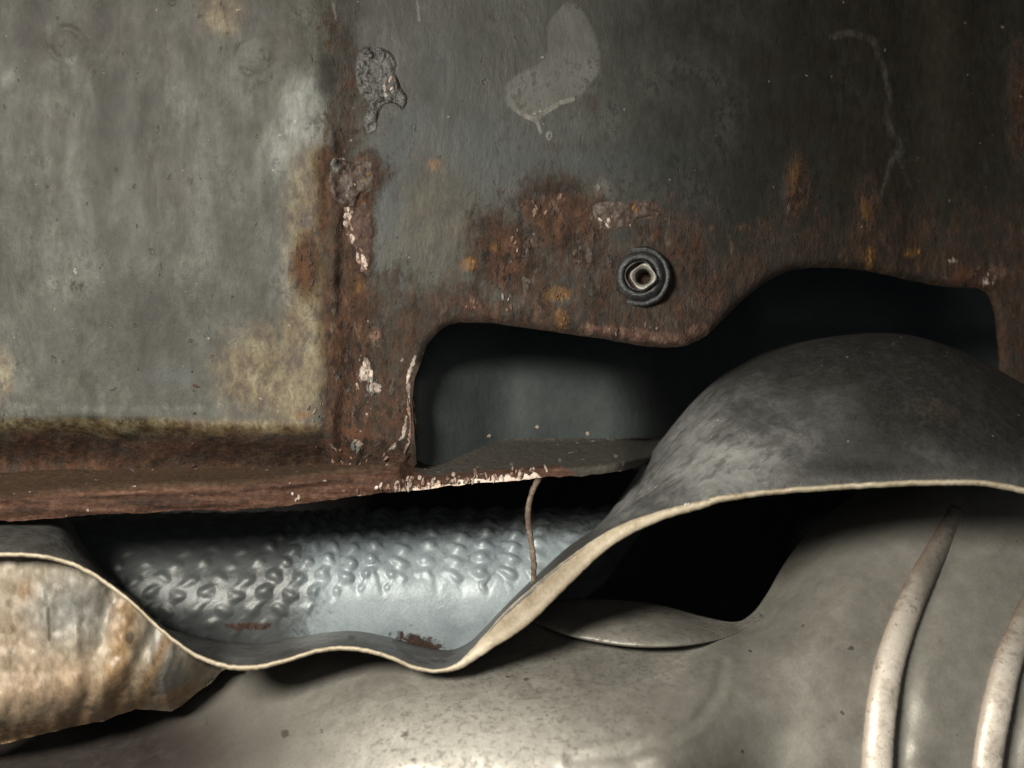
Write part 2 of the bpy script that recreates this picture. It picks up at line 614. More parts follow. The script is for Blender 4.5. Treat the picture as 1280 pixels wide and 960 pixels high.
def embossed_material():
    m = Mat('embossed_aluminium')
    n1 = m.noise(40, 5, .6)
    n2 = m.noise(260, 5, .7, None, .5)
    n3 = m.noise(900, 3, .6)
    lt, dk, br, rs = m.attr('wear_shade_a')
    g = m.op('ADD', m.op('MULTIPLY', n1, .6), m.op('MULTIPLY', n3, .4))
    col = m.ramp(g, [(.35, (.150, .182, .202)), (.65, (.25, .288, .312))])
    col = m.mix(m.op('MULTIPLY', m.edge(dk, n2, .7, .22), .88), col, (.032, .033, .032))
    sp = m.step(n2, .63, .70)
    col = m.mix(m.op('MULTIPLY', sp, .6), col, (.06, .055, .05))
    col = m.mix(m.op('MULTIPLY', m.edge(rs, n2, 1.3, .10), .95), col, m.ramp(n3, [(.35, (.012, .007, .005)), (.65, (.06, .028, .017))]))
    return m.out(col, m.ramp(n1, [(.3, (.36,) * 3), (.7, (.50,) * 3)]), .1, m.bump(n2, .0005, .5), .5)


M_emb = embossed_material()


def wrap_material():
    m = Mat('stained_foil')
    tan, org, gry, dk = m.attr('wear_shade_a')
    n1 = m.noise(60, 5, .65, m.vec((1, 1, .55)), .4)
    n2 = m.noise(260, 5, .7, m.vec((1, 1, .6)))
    n3 = m.noise(900, 3, .6)
    g = m.op('ADD', m.op('MULTIPLY', n1, .55), m.op('MULTIPLY', n2, .45))
    col = m.ramp(g, [(.34, (.09, .070, .048)), (.46, (.18, .148, .108)), (.58, (.27, .228, .175)), (.7, (.40, .35, .285))])
    col = m.mix(m.op('MULTIPLY', m.edge(tan, n1, .6, .25), .8), col, m.ramp(g, [(.34, (.14, .095, .062)), (.5, (.31, .225, .155)), (.66, (.45, .35, .265))]))
    col = m.mix(m.op('MULTIPLY', m.edge(gry, n1, .5, .2), .8), col, m.ramp(n2, [(.3, (.10, .10, .095)), (.7, (.22, .225, .22))]))
    col = m.mix(m.op('MULTIPLY', m.edge(org, n1, 1.0, .3), .75), col, m.ramp(n2, [(.34, (.11, .055, .018)), (.66, (.27, .165, .07))]))
    col = m.mix(m.op('MULTIPLY', m.edge(dk, n2, .7, .12), .8), col, (.04, .03, .02))
    return m.out(col, m.ramp(n2, [(.3, (.38,) * 3), (.7, (.6,) * 3)]), .06, m.bump(g, .0010, .6), .5)


M_wrap = wrap_material()


def muffler_material():
    m = Mat('dusty_steel')
    lt, dk, br, spk = m.attr('wear_shade_a')
    n1 = m.noise(18, 5, .6)
    n2 = m.noise(110, 6, .7, None, .3)
    n3 = m.noise(650, 4, .7)
    n4 = m.noise(300, 6, .8, m.vec((1, 1, 1), (5, 1, 7)), .25)
    g = m.op('ADD', m.op('MULTIPLY', n1, .5), m.op('ADD', m.op('MULTIPLY', n2, .3), m.op('MULTIPLY', n3, .2)))
    col = m.ramp(g, [(.36, (.150, .140, .123)), (.5, (.208, .197, .176)), (.64, (.270, .258, .234))])
    col = m.mix(m.op('MULTIPLY', m.step(m.op('MULTIPLY_ADD', m.op('SUBTRACT', n2, .5), .5, lt), .12, .95), .85), col, m.ramp(n3, [(.3, (.42, .40, .36)), (.7, (.60, .575, .525))]))
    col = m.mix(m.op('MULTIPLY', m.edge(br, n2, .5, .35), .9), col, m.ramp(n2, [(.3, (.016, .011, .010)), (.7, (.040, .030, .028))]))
    # speckle: scabs of lost coating
    sk = m.op('MULTIPLY', m.step(n4, .53, .61), m.step(spk, .25, .75))
    col = m.mix(m.op('MULTIPLY', sk, .5), col, (.095, .08, .065))
    col = m.mix(m.op('MULTIPLY', m.edge(dk, n4, 1.6, .08), .8), col, (.06, .052, .044))
    sp = m.step(m.noise(120, 2, .5, m.vec((1, 1, 1), (3, 2, 1))), .73, .76)
    col = m.mix(m.op('MULTIPLY', sp, .8), col, (.045, .04, .034))
    h = m.op('ADD', m.op('MULTIPLY', n3, .4), m.op('MULTIPLY', sk, -.5))
    h = m.op('ADD', h, m.op('MULTIPLY', n2, .5))
    return m.out(col, m.ramp(n2, [(.3, (.38,) * 3), (.7, (.52,) * 3)]), .3, m.bump(h, .0004, .6), .5)


M_muf = muffler_material()


def rib_material():
    m = Mat('worn_bright_bead')
    top_shade, side, _a, _b = m.attr('wear_shade_a')
    n1 = m.noise(80, 5, .65)
    n2 = m.noise(300, 5, .7, None, .4)
    g = m.op('ADD', m.op('MULTIPLY', n1, .5), m.op('MULTIPLY', n2, .5))
    col = m.ramp(g, [(.30, (.22, .18, .15)), (.44, (.52, .46, .40)), (.56, (.74, .67, .60)), (.72, (.84, .78, .71))])
    sp = m.step(n2, .60, .66)
    col = m.mix(m.op('MULTIPLY', sp, .55), col, (.15, .12, .095))
    col = m.mix(m.op('MULTIPLY', m.edge(top_shade, g, 1.6, .25), .9), col, m.ramp(n2, [(.3, (.085, .075, .062)), (.7, (.20, .18, .155))]))  # upper end darkened to paint the shield's shadow on the rib
    col = m.mix(m.op('MULTIPLY', m.edge(side, g, .9, .2), .7), col, (.17, .105, .07))
    return m.out(col, .45, .15, m.bump(g, .0006, .6), .5)


M_rib = rib_material()


def plain(name, col, rough, metal=0, bump=0.0004, sc=500):
    m = Mat(name)
    n = m.noise(sc, 4, .7)
    n1 = m.noise(90, 4, .7)
    c = m.mix(m.step(n1, .4, .65), col, tuple(min(1, v * 1.7) for v in col))
    return m.out(c, rough, metal, m.bump(n, bump, .6), .5)


def collar_material():
    m = Mat('grimy_black_collar')
    n = m.noise(260, 5, .75)
    n2 = m.noise(120, 5, .7, None, .2)
    c = m.ramp(n, [(.34, (.007, .007, .0075)), (.5, (.016, .017, .019)), (.66, (.038, .039, .041))])
    c = m.mix(m.step(n2, .50, .64, 0, .6), c, m.ramp(n, [(.34, (.025, .016, .010)), (.66, (.075, .050, .034))]))
    return m.out(c, m.ramp(n2, [(.35, (.28,) * 3), (.6, (.55,) * 3)]), 0, m.bump(n, .0012, .7), .5)


M_collar = collar_material()
M_sleeve = plain('dark_steel_sleeve', (.035, .034, .032), .4, .3)
M_stud = plain('zinc_thread', (.20, .19, .172), .4, .3, .0014, 420)
M_dark = plain('cavity_black', (.012, .011, .010), .9)  # near-black so the gaps read as deep shade

# ================================================================== rusty underbody panel
body = thing('underbody_panel', 'rusty grey underbody sheet metal with raised left face, scalloped cutout and flaking lower edge', 'car panel', (0, 0.02, 0.0))


def Y_body(x, y):
    wob = (fbm(x, y, 90, 3) - .5)
    d = 0.0035 * ss(392, 450, x + wob * 16 + ss(450, 560, y) * 8)
    d = d + 0.026 * ss(522, 585, y + (fbm(x, y, 60, 3) - .5) * 14 - 8 * ss(0, 420, x)) * (1 - ss(400, 450, x))
    d = d + 0.012 * ss(545, 600, y) * ss(400, 450, x)
    d = d + 0.092 * ss(720, 1360, x) ** 1.15
    d = d - 0.0060 * np.clip(fbm(x, y * .6, 26, 3) - .2, 0, 1) * np.exp(-((x - 416 + wob * 14) / 8.0) ** 2) * ss(100, 220, y)
    # right hand valley and pressed ridges
    d = d + 0.0022 * np.exp(-((x - 1150) / 32) ** 2) - 0.0022 * np.exp(-((x - 1195) / 45) ** 2) * (1 - ss(180, 320, y))
    # gentle oil canning of the left face
    d = d + (fbm(x, y, 170, 2) - .5) * 0.0045 * (1 - ss(380, 430, x))
    d = d - 0.004 * ell(x, y, 378, 150, 40, 80)
    # relief of rust scale near edges
    r = np.clip(2 * (rust_field(x, y) - .35), 0, 1)
    d = d - r * (fbm(x, y, 22, 4) - .35) * 0.0032
    d = d + (fbm(x, y, 13, 3) - .5) * 0.0001
    # dent ring on the left face
    rr = np.hypot(x - 315, y - 72)
    d = d + 0.0006 * np.exp(-((rr - 19) / 3) ** 2) * ss(.35, .6, fbm(x, y, 26, 2))
    rr = np.hypot(x - 82, y - 55)
    d = d + 0.0005 * np.exp(-((rr - 20) / 4) ** 2) * ss(.4, .65, fbm(x, y, 22, 2))
    rr = np.hypot(x - 560 * 1.0, y + 2)
    # dimple round the stud
    rr = np.hypot(x - 805, y - 347)
    d = d + 0.002 * np.exp(-(rr / 48) ** 2)
    # rolled rim of the cutout
    d = d + 0.004 * np.clip(1 - seg_dist(x, y, CUT) / 12, 0, 1) ** 2
    return d


CUT = [tuple(p) for p in spline([(527, 452), (536, 428), (560, 407), (600, 403), (650, 409), (700, 416), (760, 425), (810, 433),
                                 (850, 433), (880, 421), (905, 398), (932, 372), (962, 350), (995, 337), (1040, 335), (1085, 339),
                                 (1130, 349), (1185, 359), (1224, 362), (1240, 378), (1247, 420), (1251, 480), (1254, 560), (1256, 640)], 140)]


def rust_field(x, y):
    edge_strip = union(stroke(x, y, [(410, 200), (416, 300), (420, 420), (422, 560)], 15), .5 * stroke(x, y, [(424, 30), (440, 120), (418, 210)], 26))
    bottom = ss(528, 562, y + 4 * np.sin(x / 40)) * (1 - ss(430, 470, x)) * .95
    strip = union(.80 * ss(404, 412, x) * (1 - ss(450, 485, x)) * ss(180, 250, y), .55 * ss(418, 428, x) * (1 - ss(495, 560, x)) * ss(250, 400, y))
    low = .58 * ss(200, 330, y + (fbm(x, y, 70, 3) - .5) * 120 + .05 * np.abs(x - 760)) * ss(560, 640, x) * (1 - .15 * ss(880, 960, x))
    mid = .56 * ss(290, 390, y) * ss(440, 500, x)
    return union(edge_strip, bottom, strip, low, mid,
                 ell(x, y, 700, 275, 55, 45, 20), ell(x, y, 640, 320, 45, 50), ell(x, y, 995, 240, 14, 40), ell(x, y, 385, 330, 16, 30),
                 ell(x, y, 1085, 265, 16, 38), ell(x, y, 1230, 345, 60, 18), ell(x, y, 455, 215, 24, 20), ell(x, y, 1275, 140, 14, 60))


def wear_shade_a(x, y):
    rust = rust_field(x, y)
    tan = union(stroke(x, y, [(392, 215), (390, 300), (388, 380), (380, 440), (365, 500)], 30) * 1.05, ell(x, y, 325, 465, 52, 50, -20),
                .85 * np.exp(-((y - 534) / 14.0) ** 2) * (1 - ss(380, 430, x)), ell(x, y, 5, 470, 12, 30), ell(x, y, 275, 18, 30, 26) * .9,
                ell(x, y, 545, 270, 42, 78) * 1.0, ell(x, y, 430, 350, 20, 90) * .9, ell(x, y, 1175, 30, 26, 110) * .5)
    pale = union(ell(x, y, 378, 145, 26, 52), ell(x, y, 350, 190, 34, 50) * .62, ell(x, y, 362, 345, 16, 60) * .55,  # first blob paints a soft lamp reflection on the curved corner
                 stroke(x, y, [(20, 508), (120, 512), (240, 510), (330, 500)], 12) * .4,
                 ell(x, y, 235, 130, 60, 80) * .44, ell(x, y, 70, 330, 80, 80) * .45,
                 ell(x, y, 86, 74, 12, 7) * .8, ell(x, y, 60, 35, 18, 14) * .62, ell(x, y, 10, 98, 15, 14) * .66, ell(x, y, 752, 236, 12, 10),
                 ell(x, y, 420, 240, 14, 30) * .6)
    dark = union(ell(x, y, 110, 40, 260, 90) * .70, ell(x, y, 210, 240, 70, 30, 25) * .66, ell(x, y, 60, 230, 60, 30) * .58, ell(x, y, 330, 420, 60, 60) * .5, ell(x, y, 100, 420, 120, 60) * .5, ell(x, y, 70, 155, 46, 24, 20) * .75, ell(x, y, 176, 268, 10, 14), ell(x, y, 240, 312, 18, 12) * .85, ell(x, y, 200, 186, 8, 6),  # broad top-left blob paints weaker light, the rest is blotches
                 ell(x, y, 80, 60, 110, 50) * .55, ell(x, y, 300, 30, 110, 40) * .55, ell(x, y, 355, 50, 40, 44) * .75, ell(x, y, 205, 220, 90, 40, 30) * .62,
                 ell(x, y, 741, 128, 9, 10) * 1.1, ell(x, y, 715, 183, 65, 10) * .6, ell(x, y, 458, 97, 12, 7, -40),
                 ell(x, y, 1010, 150, 80, 70) * .72, ell(x, y, 1215, 190, 60, 50) * .8, ell(x, y, 1150, 270, 60, 40) * .7,
                 stroke(x, y, [(1255, 0), (1262, 300)], 14) * .7, ell(x, y, 1265, 520, 18, 130) * .6,
                 .66 * ss(850, 1080, x), ell(x, y, 960, 80, 60, 25) * .7, ell(x, y, 440, 550, 70, 25) * .62, ell(x, y, 465, 398, 10, 14))  # the ramp across x paints light falling off to the right
    return np.stack([rust, tan, pale, dark], -1)


def wear_b(x, y):
    orange = union(ell(x, y, 588, 331, 10, 11), ell(x, y, 697, 367, 16, 10), ell(x, y, 702, 398, 8, 14), ell(x, y, 1086, 322, 8, 14),
                   ell(x, y, 540, 205, 12, 10) * .7, ell(x, y, 618, 310, 9, 8) * .8, ell(x, y, 447, 355, 9, 14) * .7, ell(x, y, 993, 225, 9, 24) * .7,
                   ell(x, y, 1083, 260, 9, 24) * .75, ell(x, y, 1140, 316, 12, 8) * .8, ell(x, y, 380, 520, 18, 10) * .7)
    flake = union(ell(x, y, 440, 283, 7, 20, -10) * .95, ell(x, y, 452, 322, 7, 16, -15), ell(x, y, 457, 463, 8, 16) * .9, ell(x, y, 468, 485, 10, 12) * .9,
                  ell(x, y, 425, 206, 11, 9) * .85, ell(x, y, 470, 75, 22, 14) * .55, ell(x, y, 486, 118, 9, 9) * .8, ell(x, y, 448, 556, 9, 9) * .8,
                  stroke(x, y, [(478, 570), (505, 545), (512, 500), (510, 470), (520, 445)], 4) * .62, ell(x, y, 420, 560, 40, 20) * .4,
                  ell(x, y, 783, 277, 22, 10) * .6, ell(x, y, 1232, 352, 6, 8) * .8, ell(x, y, 1190, 326, 10, 6) * .6, ell(x, y, 672, 140, 14, 6) * .6)
    slate = union(ell(x, y, 500, 205, 26, 80, 15) * 1.0, ell(x, y, 600, 190, 150, 80) * .7, ell(x, y, 560, 90, 70, 90) * .55, ell(x, y, 740, 200, 170, 40) * .62,
                  ell(x, y, 436, 150, 12, 70) * .5, ell(x, y, 230, 470, 120, 22) * .55, ell(x, y, 470, 350, 16, 60) * .5)
    pink = union(ell(x, y, 762, 272, 30, 18) * .85, ell(x, y, 800, 262, 30, 12) * .8, ell(x, y, 455, 212, 22, 20) * .62, ell(x, y, 655, 300, 30, 45) * .5,
                 stroke(x, y, [(730, 410), (790, 418), (850, 424), (880, 410)], 9) * .85, ell(x, y, 690, 250, 50, 30) * .5, ell(x, y, 588, 380, 12, 10) * .8,
                 ell(x, y, 1245, 340, 30, 14) * .7, ell(x, y, 470, 418, 8, 9) * .9, ell(x, y, 810, 372, 80, 40) * .42, ell(x, y, 930, 300, 90, 60) * .40)
    return np.stack([orange, flake, slate, pink], -1)


BLOT = spline([(708, 3), (690, 22), (684, 45), (682, 70), (664, 86), (642, 96), (632, 116), (636, 136), (655, 143), (669, 149), (690, 133), (716, 125),
               (737, 108), (749, 84), (744, 45), (726, 12), (708, 3)], 90)


def wear_c(x, y):
    sd = seg_dist(x, y, BLOT) * np.where(inside(x, y, BLOT), 1, -1)
    blot = np.clip(.5 + sd / 24, 0, 1)
    rim = union(stroke(x, y, [(648, 140), (657, 145), (669, 150), (680, 141), (700, 129), (716, 124)], 3.0), stroke(x, y, [(669, 148), (676, 165)], 2.4) * .9, ell(x, y, 686, 169, 4, 6),
                stroke(x, y, [(1040, 46), (1064, 40), (1090, 50), (1104, 82), (1112, 120), (1108, 150), (1126, 185), (1130, 215)], 6) * .72,
                stroke(x, y, [(1114, 200), (1104, 235), (1100, 250)], 5) * .68, stroke(x, y, [(1120, 190), (1138, 235)], 5) * .66,
                stroke(x, y, [(521, 0), (524, 25)], 2.5) * .8, stroke(x, y, [(415, 0), (420, 25)], 2) * .8, ell(x, y, 375, 290, 12, 40) * .55)
    fleck = np.clip(ss(.3, .7, rust_field(x, y)) * (.35 + .65 * union(ell(x, y, 700, 300, 150, 110), ell(x, y, 455, 500, 50, 120), ell(x, y, 950, 310, 110, 70), ell(x, y, 1230, 340, 80, 40))), 0, 1)
    return np.stack([blot, rim, fleck, blot * 0], -1)


WEAR_SHADE = {'wear_shade_a': wear_shade_a, 'wear_b': wear_b, 'wear_c': wear_c}
SEAM = [tuple(p) for p in spline([(416, -50), (421, 0), (412, 40), (420, 85), (428, 130), (419, 170), (424, 215), (430, 260), (423, 310), (430, 360), (427, 410), (432, 450), (428, 500), (433, 540), (434, 590)], 60)]
face = sheet('raised_face', [(-70, -50)] + SEAM + [(430, 600), (300, 596), (150, 590), (-70, 596)], Y_body, M_face, body, 3.4, .0014, WEAR_SHADE)
face['label'] = 'weathered grey raised face on the left with rust along its lower edge'
outer = sheet('outer_sheet', SEAM[:1] + [(1350, -50), (1350, 660), (1256, 650)] + CUT[::-1] +
              [(519, 470), (515, 500), (518, 540), (521, 580), (500, 602), (434, 604)] + SEAM[:0:-1], Y_body, M_outer, body, 3.4, .0014, WEAR_SHADE, .9)
outer['label'] = 'darker grey sheet with a scalloped cutout and rust round its lower edge'

# lower lip: the pinched bottom edge that sticks out under both sheets
LIP_B = spline([(-70, 657), (0, 652), (60, 648), (100, 645), (200, 640), (300, 637), (350, 633), (430, 622), (520, 612), (600, 604), (680, 597), (735, 594), (790, 586), (840, 574)], 120)
LIP_T = [(830, 548), (700, 548), (600, 548), (530, 550), (430, 562), (300, 566), (150, 566), (-70, 566)]


def lip_bottom(x):
    return np.interp(x, LIP_B[:, 0], LIP_B[:, 1])


def Y_lip(x, y):
    r = ss(490, 545, x)
    b = lip_bottom(x)
    tl = np.clip((y - 572) / (b - 36 - 572), 0, 1)
    yl = 0.036 - 0.034 * tl ** 1.3 - 0.0025 * np.sin(np.clip((y - (b - 36)) / 36, 0, 1) * math.pi)
    tr = np.clip((y - 550) / (b - 10 - 550), 0, 1)
    yr = 0.060 - 0.054 * tr + 0.07 * ss(750, 835, x) ** 2
    d = yl * (1 - r) + yr * r
    d = d + (fbm(x * .12, y, 9, 3) - .5) * 0.0034 * (1 - .5 * r) + (fbm(x, y, 16, 3) - .5) * 0.0016
    d = d - 0.0016 * np.exp(-((y - b + 26) / 4.5) ** 2) * (1 - r)
    return d


def lip_wear_shade(x, y):
    b = lip_bottom(x)
    shelf = np.zeros_like(x)
    e = np.clip(1 - (b - y) / 22, 0, 1)
    flake = e * (.62 * ss(470, 540, x) * (1 - ss(670, 700, x)) + .38 * ss(300, 470, x) * (1 - ss(470, 540, x)) + .3 * ss(690, 720, x)) + ell(x, y, 480, 584, 25, 6) * .4
    grey = ss(500, 540, x) * np.clip((b - 15 - y) / 20 + .5, 0, 1) + .9 * ss(690, 740, x)
    dark = np.clip(1 - ss(b - 44, b - 16, y), 0, 1) * (1 - ss(480, 520, x)) * .95 + .4 * ss(690, 740, x) * e  # paints the shadow in the recess under the raised face
    return np.stack([shelf, np.clip(flake, 0, 1), np.clip(grey, 0, 1), np.clip(dark, 0, 1)], -1)


lip = sheet('lower_lip', [tuple(p) for p in LIP_B] + LIP_T, Y_lip, M_lip, body, 2.6, .0022, {'wear_shade_a': lip_wear_shade}, 2.4)
lip['label'] = 'rusted lower lip, flaking to pale metal near the cutout'


def Y_inner(x, y):
    d = 0.062 - 0.003 * ell(x, y, 640, 540, 110, 50) + 0.03 * ss(600, 800, x) + 0.17 * ss(750, 960, x) ** 1.3 + 0.02 * ss(480, 400, y) - .038 * ss(650, 520, x)
    return d + (fbm(x, y, 60, 3) - .5) * 0.003


inner = sheet('inner_sheet', [(490, 370), (900, 370), (1000, 300), (1330, 300), (1330, 640), (830, 590), (490, 580)], Y_inner, M_inner, body, 6, .0014)
inner['label'] = 'smooth slate grey inner sheet seen through the cutout'

# flakes and chips that stand off the sheets: each its own piece


def chip(name, mat, par, dfn, cx, cy, rx, ry, rot=0, lift=.0012, n=18, tilt=0.0):
    rx, ry, lift = rx * .92, ry * .92, lift * .55
    a = np.linspace(0, 2 * math.pi, n, endpoint=False)
    sd = RNG.random() * 200
    r = .55 + .95 * fbm(np.cos(a) * 30 + sd, np.sin(a) * 30 + sd, 22, 3, .7) + (RNG.random(n) - .5) * .22
    c, s = math.cos(math.radians(rot)), math.sin(math.radians(rot))

    def ring(f, l):
        k = 1 + (RNG.random(n) - .5) * .12
        ux, uy = rx * f * k * r * np.cos(a), ry * f * k * r * np.sin(a)
        x, y = cx + ux * c - uy * s, cy + ux * s + uy * c
        return P(x, y, dfn(x, y) - l)
    V = np.vstack([ring(1.0, -.0005), ring(.93, lift * .5), ring(.55, lift * (.8 + .4 * RNG.random(n))),
                   P(np.array([cx]), np.array([cy]), dfn(np.array([float(cx)]), np.array([float(cy)])) - lift)])
    f = []
    for k in range(2):
        for i in range(n):
            j = (i + 1) % n
            f.append((k * n + i, k * n + j, (k + 1) * n + j, (k + 1) * n + i))
    for i in range(n):
        f.append((2 * n + i, 2 * n + (i + 1) % n, 3 * n))
    f = [t[::-1] for t in f]
    o = link_mesh(name, V, f, mat, par, smooth=False)
    o.location = (0, 0, 0)
    return o


W, PK, BR, GR, SE, OR = M_flake_w, M_flake_p, M_flake_b, M_flake_g, M_sealer, M_orange
def shards(par, dfn, cx, cy, rx, ry, n, mats, big=4.0, rot=0.0):
    c, s_ = math.cos(math.radians(rot)), math.sin(math.radians(rot))
    for k in range(n):
        a, r = RNG.uniform(0, 2 * math.pi), math.sqrt(RNG.random())
        ux, uy = rx * r * math.cos(a), ry * r * math.sin(a)
        w = big * RNG.uniform(.35, 1.0) ** 1.4
        chip('rust_flake', mats[RNG.integers(len(mats))], par, dfn, cx + ux * c - uy * s_, cy + ux * s_ + uy * c,
             w * RNG.uniform(.5, .8), w * RNG.uniform(.9, 1.7), rot + RNG.uniform(-30, 30), RNG.uniform(.0008, .0016), 9)


def lumpy(name, poly, mat, par, amp, seed, size=12, step=1.6):
    b = np.array(spline(poly + [poly[0]], 60))[:-1]

    def dep(x, y):
        d = seg_dist(x, y, np.vstack([b, b[:1]]))
        e = ss(0, 7, d)
        return Y_body(x, y) + .0004 - e * (.0006 + amp * np.clip(fbm(x + seed, y * .8 + seed, size, 3, .55) - .28, 0, 1) ** 1.3)
    o = sheet(name, [tuple(p) for p in b], dep, mat, par, step, .0008, None, 1.6)
    o.location = (0, 0, 0)
    return o


lumpy('sealant_smear', [(446, 62), (462, 55), (486, 60), (498, 75), (500, 98), (512, 122), (505, 140), (490, 132), (478, 140), (472, 165), (458, 170), (452, 150), (456, 130), (446, 118), (441, 92)], M_sealer, outer, .0024, 40, 8)
lumpy('scale_patch', [(412, 200), (426, 195), (440, 200), (452, 196), (468, 202), (472, 222), (466, 240), (452, 246), (446, 262), (430, 262), (416, 250), (408, 228)], M_scale, outer, .0028, 120, 9)
lumpy('scale_patch', [(440, 262), (452, 250), (464, 256), (470, 285), (468, 315), (464, 345), (452, 342), (444, 318), (432, 300), (428, 275)], M_flake_b, outer, .0024, 220, 8)
lumpy('scale_patch', [(735, 255), (760, 248), (800, 252), (826, 260), (828, 272), (800, 276), (785, 286), (760, 292), (744, 280)], M_scale, outer, .0020, 320, 8)
for (cx, cy, rx, ry, n, mats, big, rot) in [
        (466, 78, 18, 14, 9, [GR], 4, 0), (484, 112, 10, 16, 10, [GR, GR, W], 6, 10), (461, 146, 5, 10, 6, [GR], 6, 0), (447, 90, 4, 10, 4, [GR, W], 4, 0),
        (424, 206, 8, 8, 5, [GR], 7, 0), (441, 240, 8, 10, 5, [GR, W], 4, 0), (455, 215, 14, 16, 8, [PK, BR, OR], 5, 0), (437, 280, 6, 20, 16, [W, W, PK], 5, -12), (452, 322, 5, 17, 12, [W, W, PK], 5.5, -14),
        (459, 400, 5, 10, 5, [BR, GR], 5, -20), (471, 420, 6, 8, 5, [PK, OR, W], 4, 0),
        (454, 455, 3, 13, 6, [W], 4, -20), (446, 476, 2, 12, 4, [W, PK], 4, 5), (467, 480, 9, 18, 14, [GR, W, GR], 5, 0), (460, 510, 5, 12, 4, [W, PK], 3, 0),
        (447, 558, 6, 7, 6, [W, GR], 5, 0), (420, 560, 30, 18, 8, [W, PK, GR], 2.6, 0), (450, 580, 40, 8, 8, [W, PK], 2.8, 0),
        (760, 276, 16, 9, 12, [PK, W], 4.5, -20), (805, 264, 16, 6, 6, [PK, OR], 4.5, 8), (752, 238, 6, 6, 3, [GR], 5, 0),
        (588, 331, 6, 7, 4, [OR], 5, 0), (696, 368, 10, 6, 4, [OR], 4, 0), (702, 399, 4, 8, 4, [OR], 4, 0), (1086, 321, 4, 9, 5, [OR], 5, 0),
        (680, 255, 32, 16, 12, [BR, BR, PK], 5.5, 0), (650, 300, 12, 20, 7, [PK, BR], 5, 0), (632, 380, 8, 16, 5, [GR, PK], 5, 4), (590, 382, 8, 7, 4, [PK], 4, 0),
        (1236, 350, 14, 8, 6, [PK, W], 4, 0), (800, 412, 60, 8, 8, [PK, BR], 4, 3), (1140, 318, 14, 8, 4, [OR, PK], 3.5, 0), (686, 169, 2, 3, 2, [GR], 4, 0)]:
    shards(outer, Y_body, cx, cy, rx, ry, n, mats, big, rot)
for (cx, cy, rx, ry, n, mats, big, rot) in [(398, 515, 16, 14, 8, [GR, PK], 3.4, 0), (382, 330, 12, 40, 6, [BR], 4.5, 0), (240, 545, 140, 8, 10, [BR, PK], 3.2, 90)]:
    shards(face, Y_body, cx, cy, rx, ry, n, mats, big, rot)
for i in range(70):                                             # small pale bits along the lip
    x = RNG.uniform(495, 690) if i < 58 else RNG.uniform(330, 500)
    yb = float(lip_bottom(x))
    chip('rust_flake', W if RNG.random() < .6 else PK, lip, Y_lip, x, yb - RNG.uniform(2, 15), RNG.uniform(1.2, 3.2), RNG.uniform(2, 6), RNG.uniform(-25, 35), .0013, 9)
for (x, y) in [(672, 534), (735, 542), (612, 545), (770, 570), (700, 575), (560, 570), (640, 580), (590, 556)]:
    o = chip('grit_grain', W if y < 548 else GR, inner if y < 548 else lip, Y_inner if y < 548 else Y_lip, x, y, 3, 2.6, 0, .0012)

# torn curl of metal at the end of the outer sheet
pts = [(520, 446, .010), (516, 462, .006), (511, 484, .005), (512, 512, .005), (514, 540, .006), (508, 562, .008), (494, 577, .013), (478, 582, .019)]
curl = tube('torn_curl', [tuple(P(*p)) for p in pts], [.0008, .0017, .0022, .0024, .0026, .003, .003, .001], M_flake_b, outer, 10, 60, .5, .35)
curl.location = (0, 0, 0)
pts = [(519, 448, .008), (512, 468, .0035), (508, 480, .003), (509, 498, .003), (513, 525, .003), (512, 548, .004), (505, 568, .006)]
for a, b in ((0, 3), (3, 5), (4, 7)):
    q = [np.array(p, float) for p in pts[a:b]]
    o = tube('bare_edge', [tuple(P(*p)) for p in q], [.0001, .0009, .0002], M_flake_w if a < 3 else M_flake_p, outer, 7, 16, .6, 1.2)
    o.location = (0, 0, 0)
for (x0, y0, x1, y1) in [(488, 562, 479, 577), (498, 572, 512, 552), (470, 586, 482, 578)]:
    o = tube('bare_edge', [tuple(P(x0, y0, .010)), tuple(P((x0 + x1) / 2, (y0 + y1) / 2 + 2, .009)), tuple(P(x1, y1, .010))], [.0003, .0009, .0003], M_flake_p, outer, 7, 12, .6, .6)
    o.location = (0, 0, 0)

# ================================================================== stud with collar
bx, by = 800, 346
bd = float(Y_body(np.array([float(bx)]), np.array([float(by)]))[0])
bc = P(bx, by, bd)
ax = Vector((-0.10, -1, 0.02)).normalized()
stud = thing('threaded_stud', 'round dark collar holding a hollow threaded metal stud on the rusty sheet', 'stud', tuple(bc))
R = K * (CAM_D + bd) / CAM_D
lathe('collar', [(39 * R, -.003), (39 * R, .0006), (37.8 * R, .0018), (35.5 * R, .0024), (33.6 * R, .0022), (32.6 * R, .0019), (31.4 * R, .0027), (28 * R, .0044), (24 * R, .0050), (21.5 * R, .0048), (20 * R, .0040), (19 * R, .001), (18.8 * R, -.003)], bc, ax, M_collar, stud, 64, wob=.10)
lathe('sleeve', [(19.2 * R, .0035), (18.4 * R, .0048), (17.2 * R, .0048), (16.6 * R, .003), (16.2 * R, -.004)], bc, ax, M_sleeve, stud, 56, wob=.08)
prof = [(15.6 * R, -.006), (15.6 * R, .0076), (14.8 * R, .0084), (13.0 * R, .0082)]
for k in range(7):
    h = .0072 - k * .0016
    prof += [(11.6 * R, h), (9.0 * R, h - .0008)]
prof += [(7.5 * R, -.0050), (0.01 * R, -.0051)]
bc2 = np.array(bc) + np.array([.0022, 0, -.0014])
lathe('stud_tube', prof, bc2, ax + Vector((-.10, 0, .10)), M_stud, stud, 56, wob=.06)

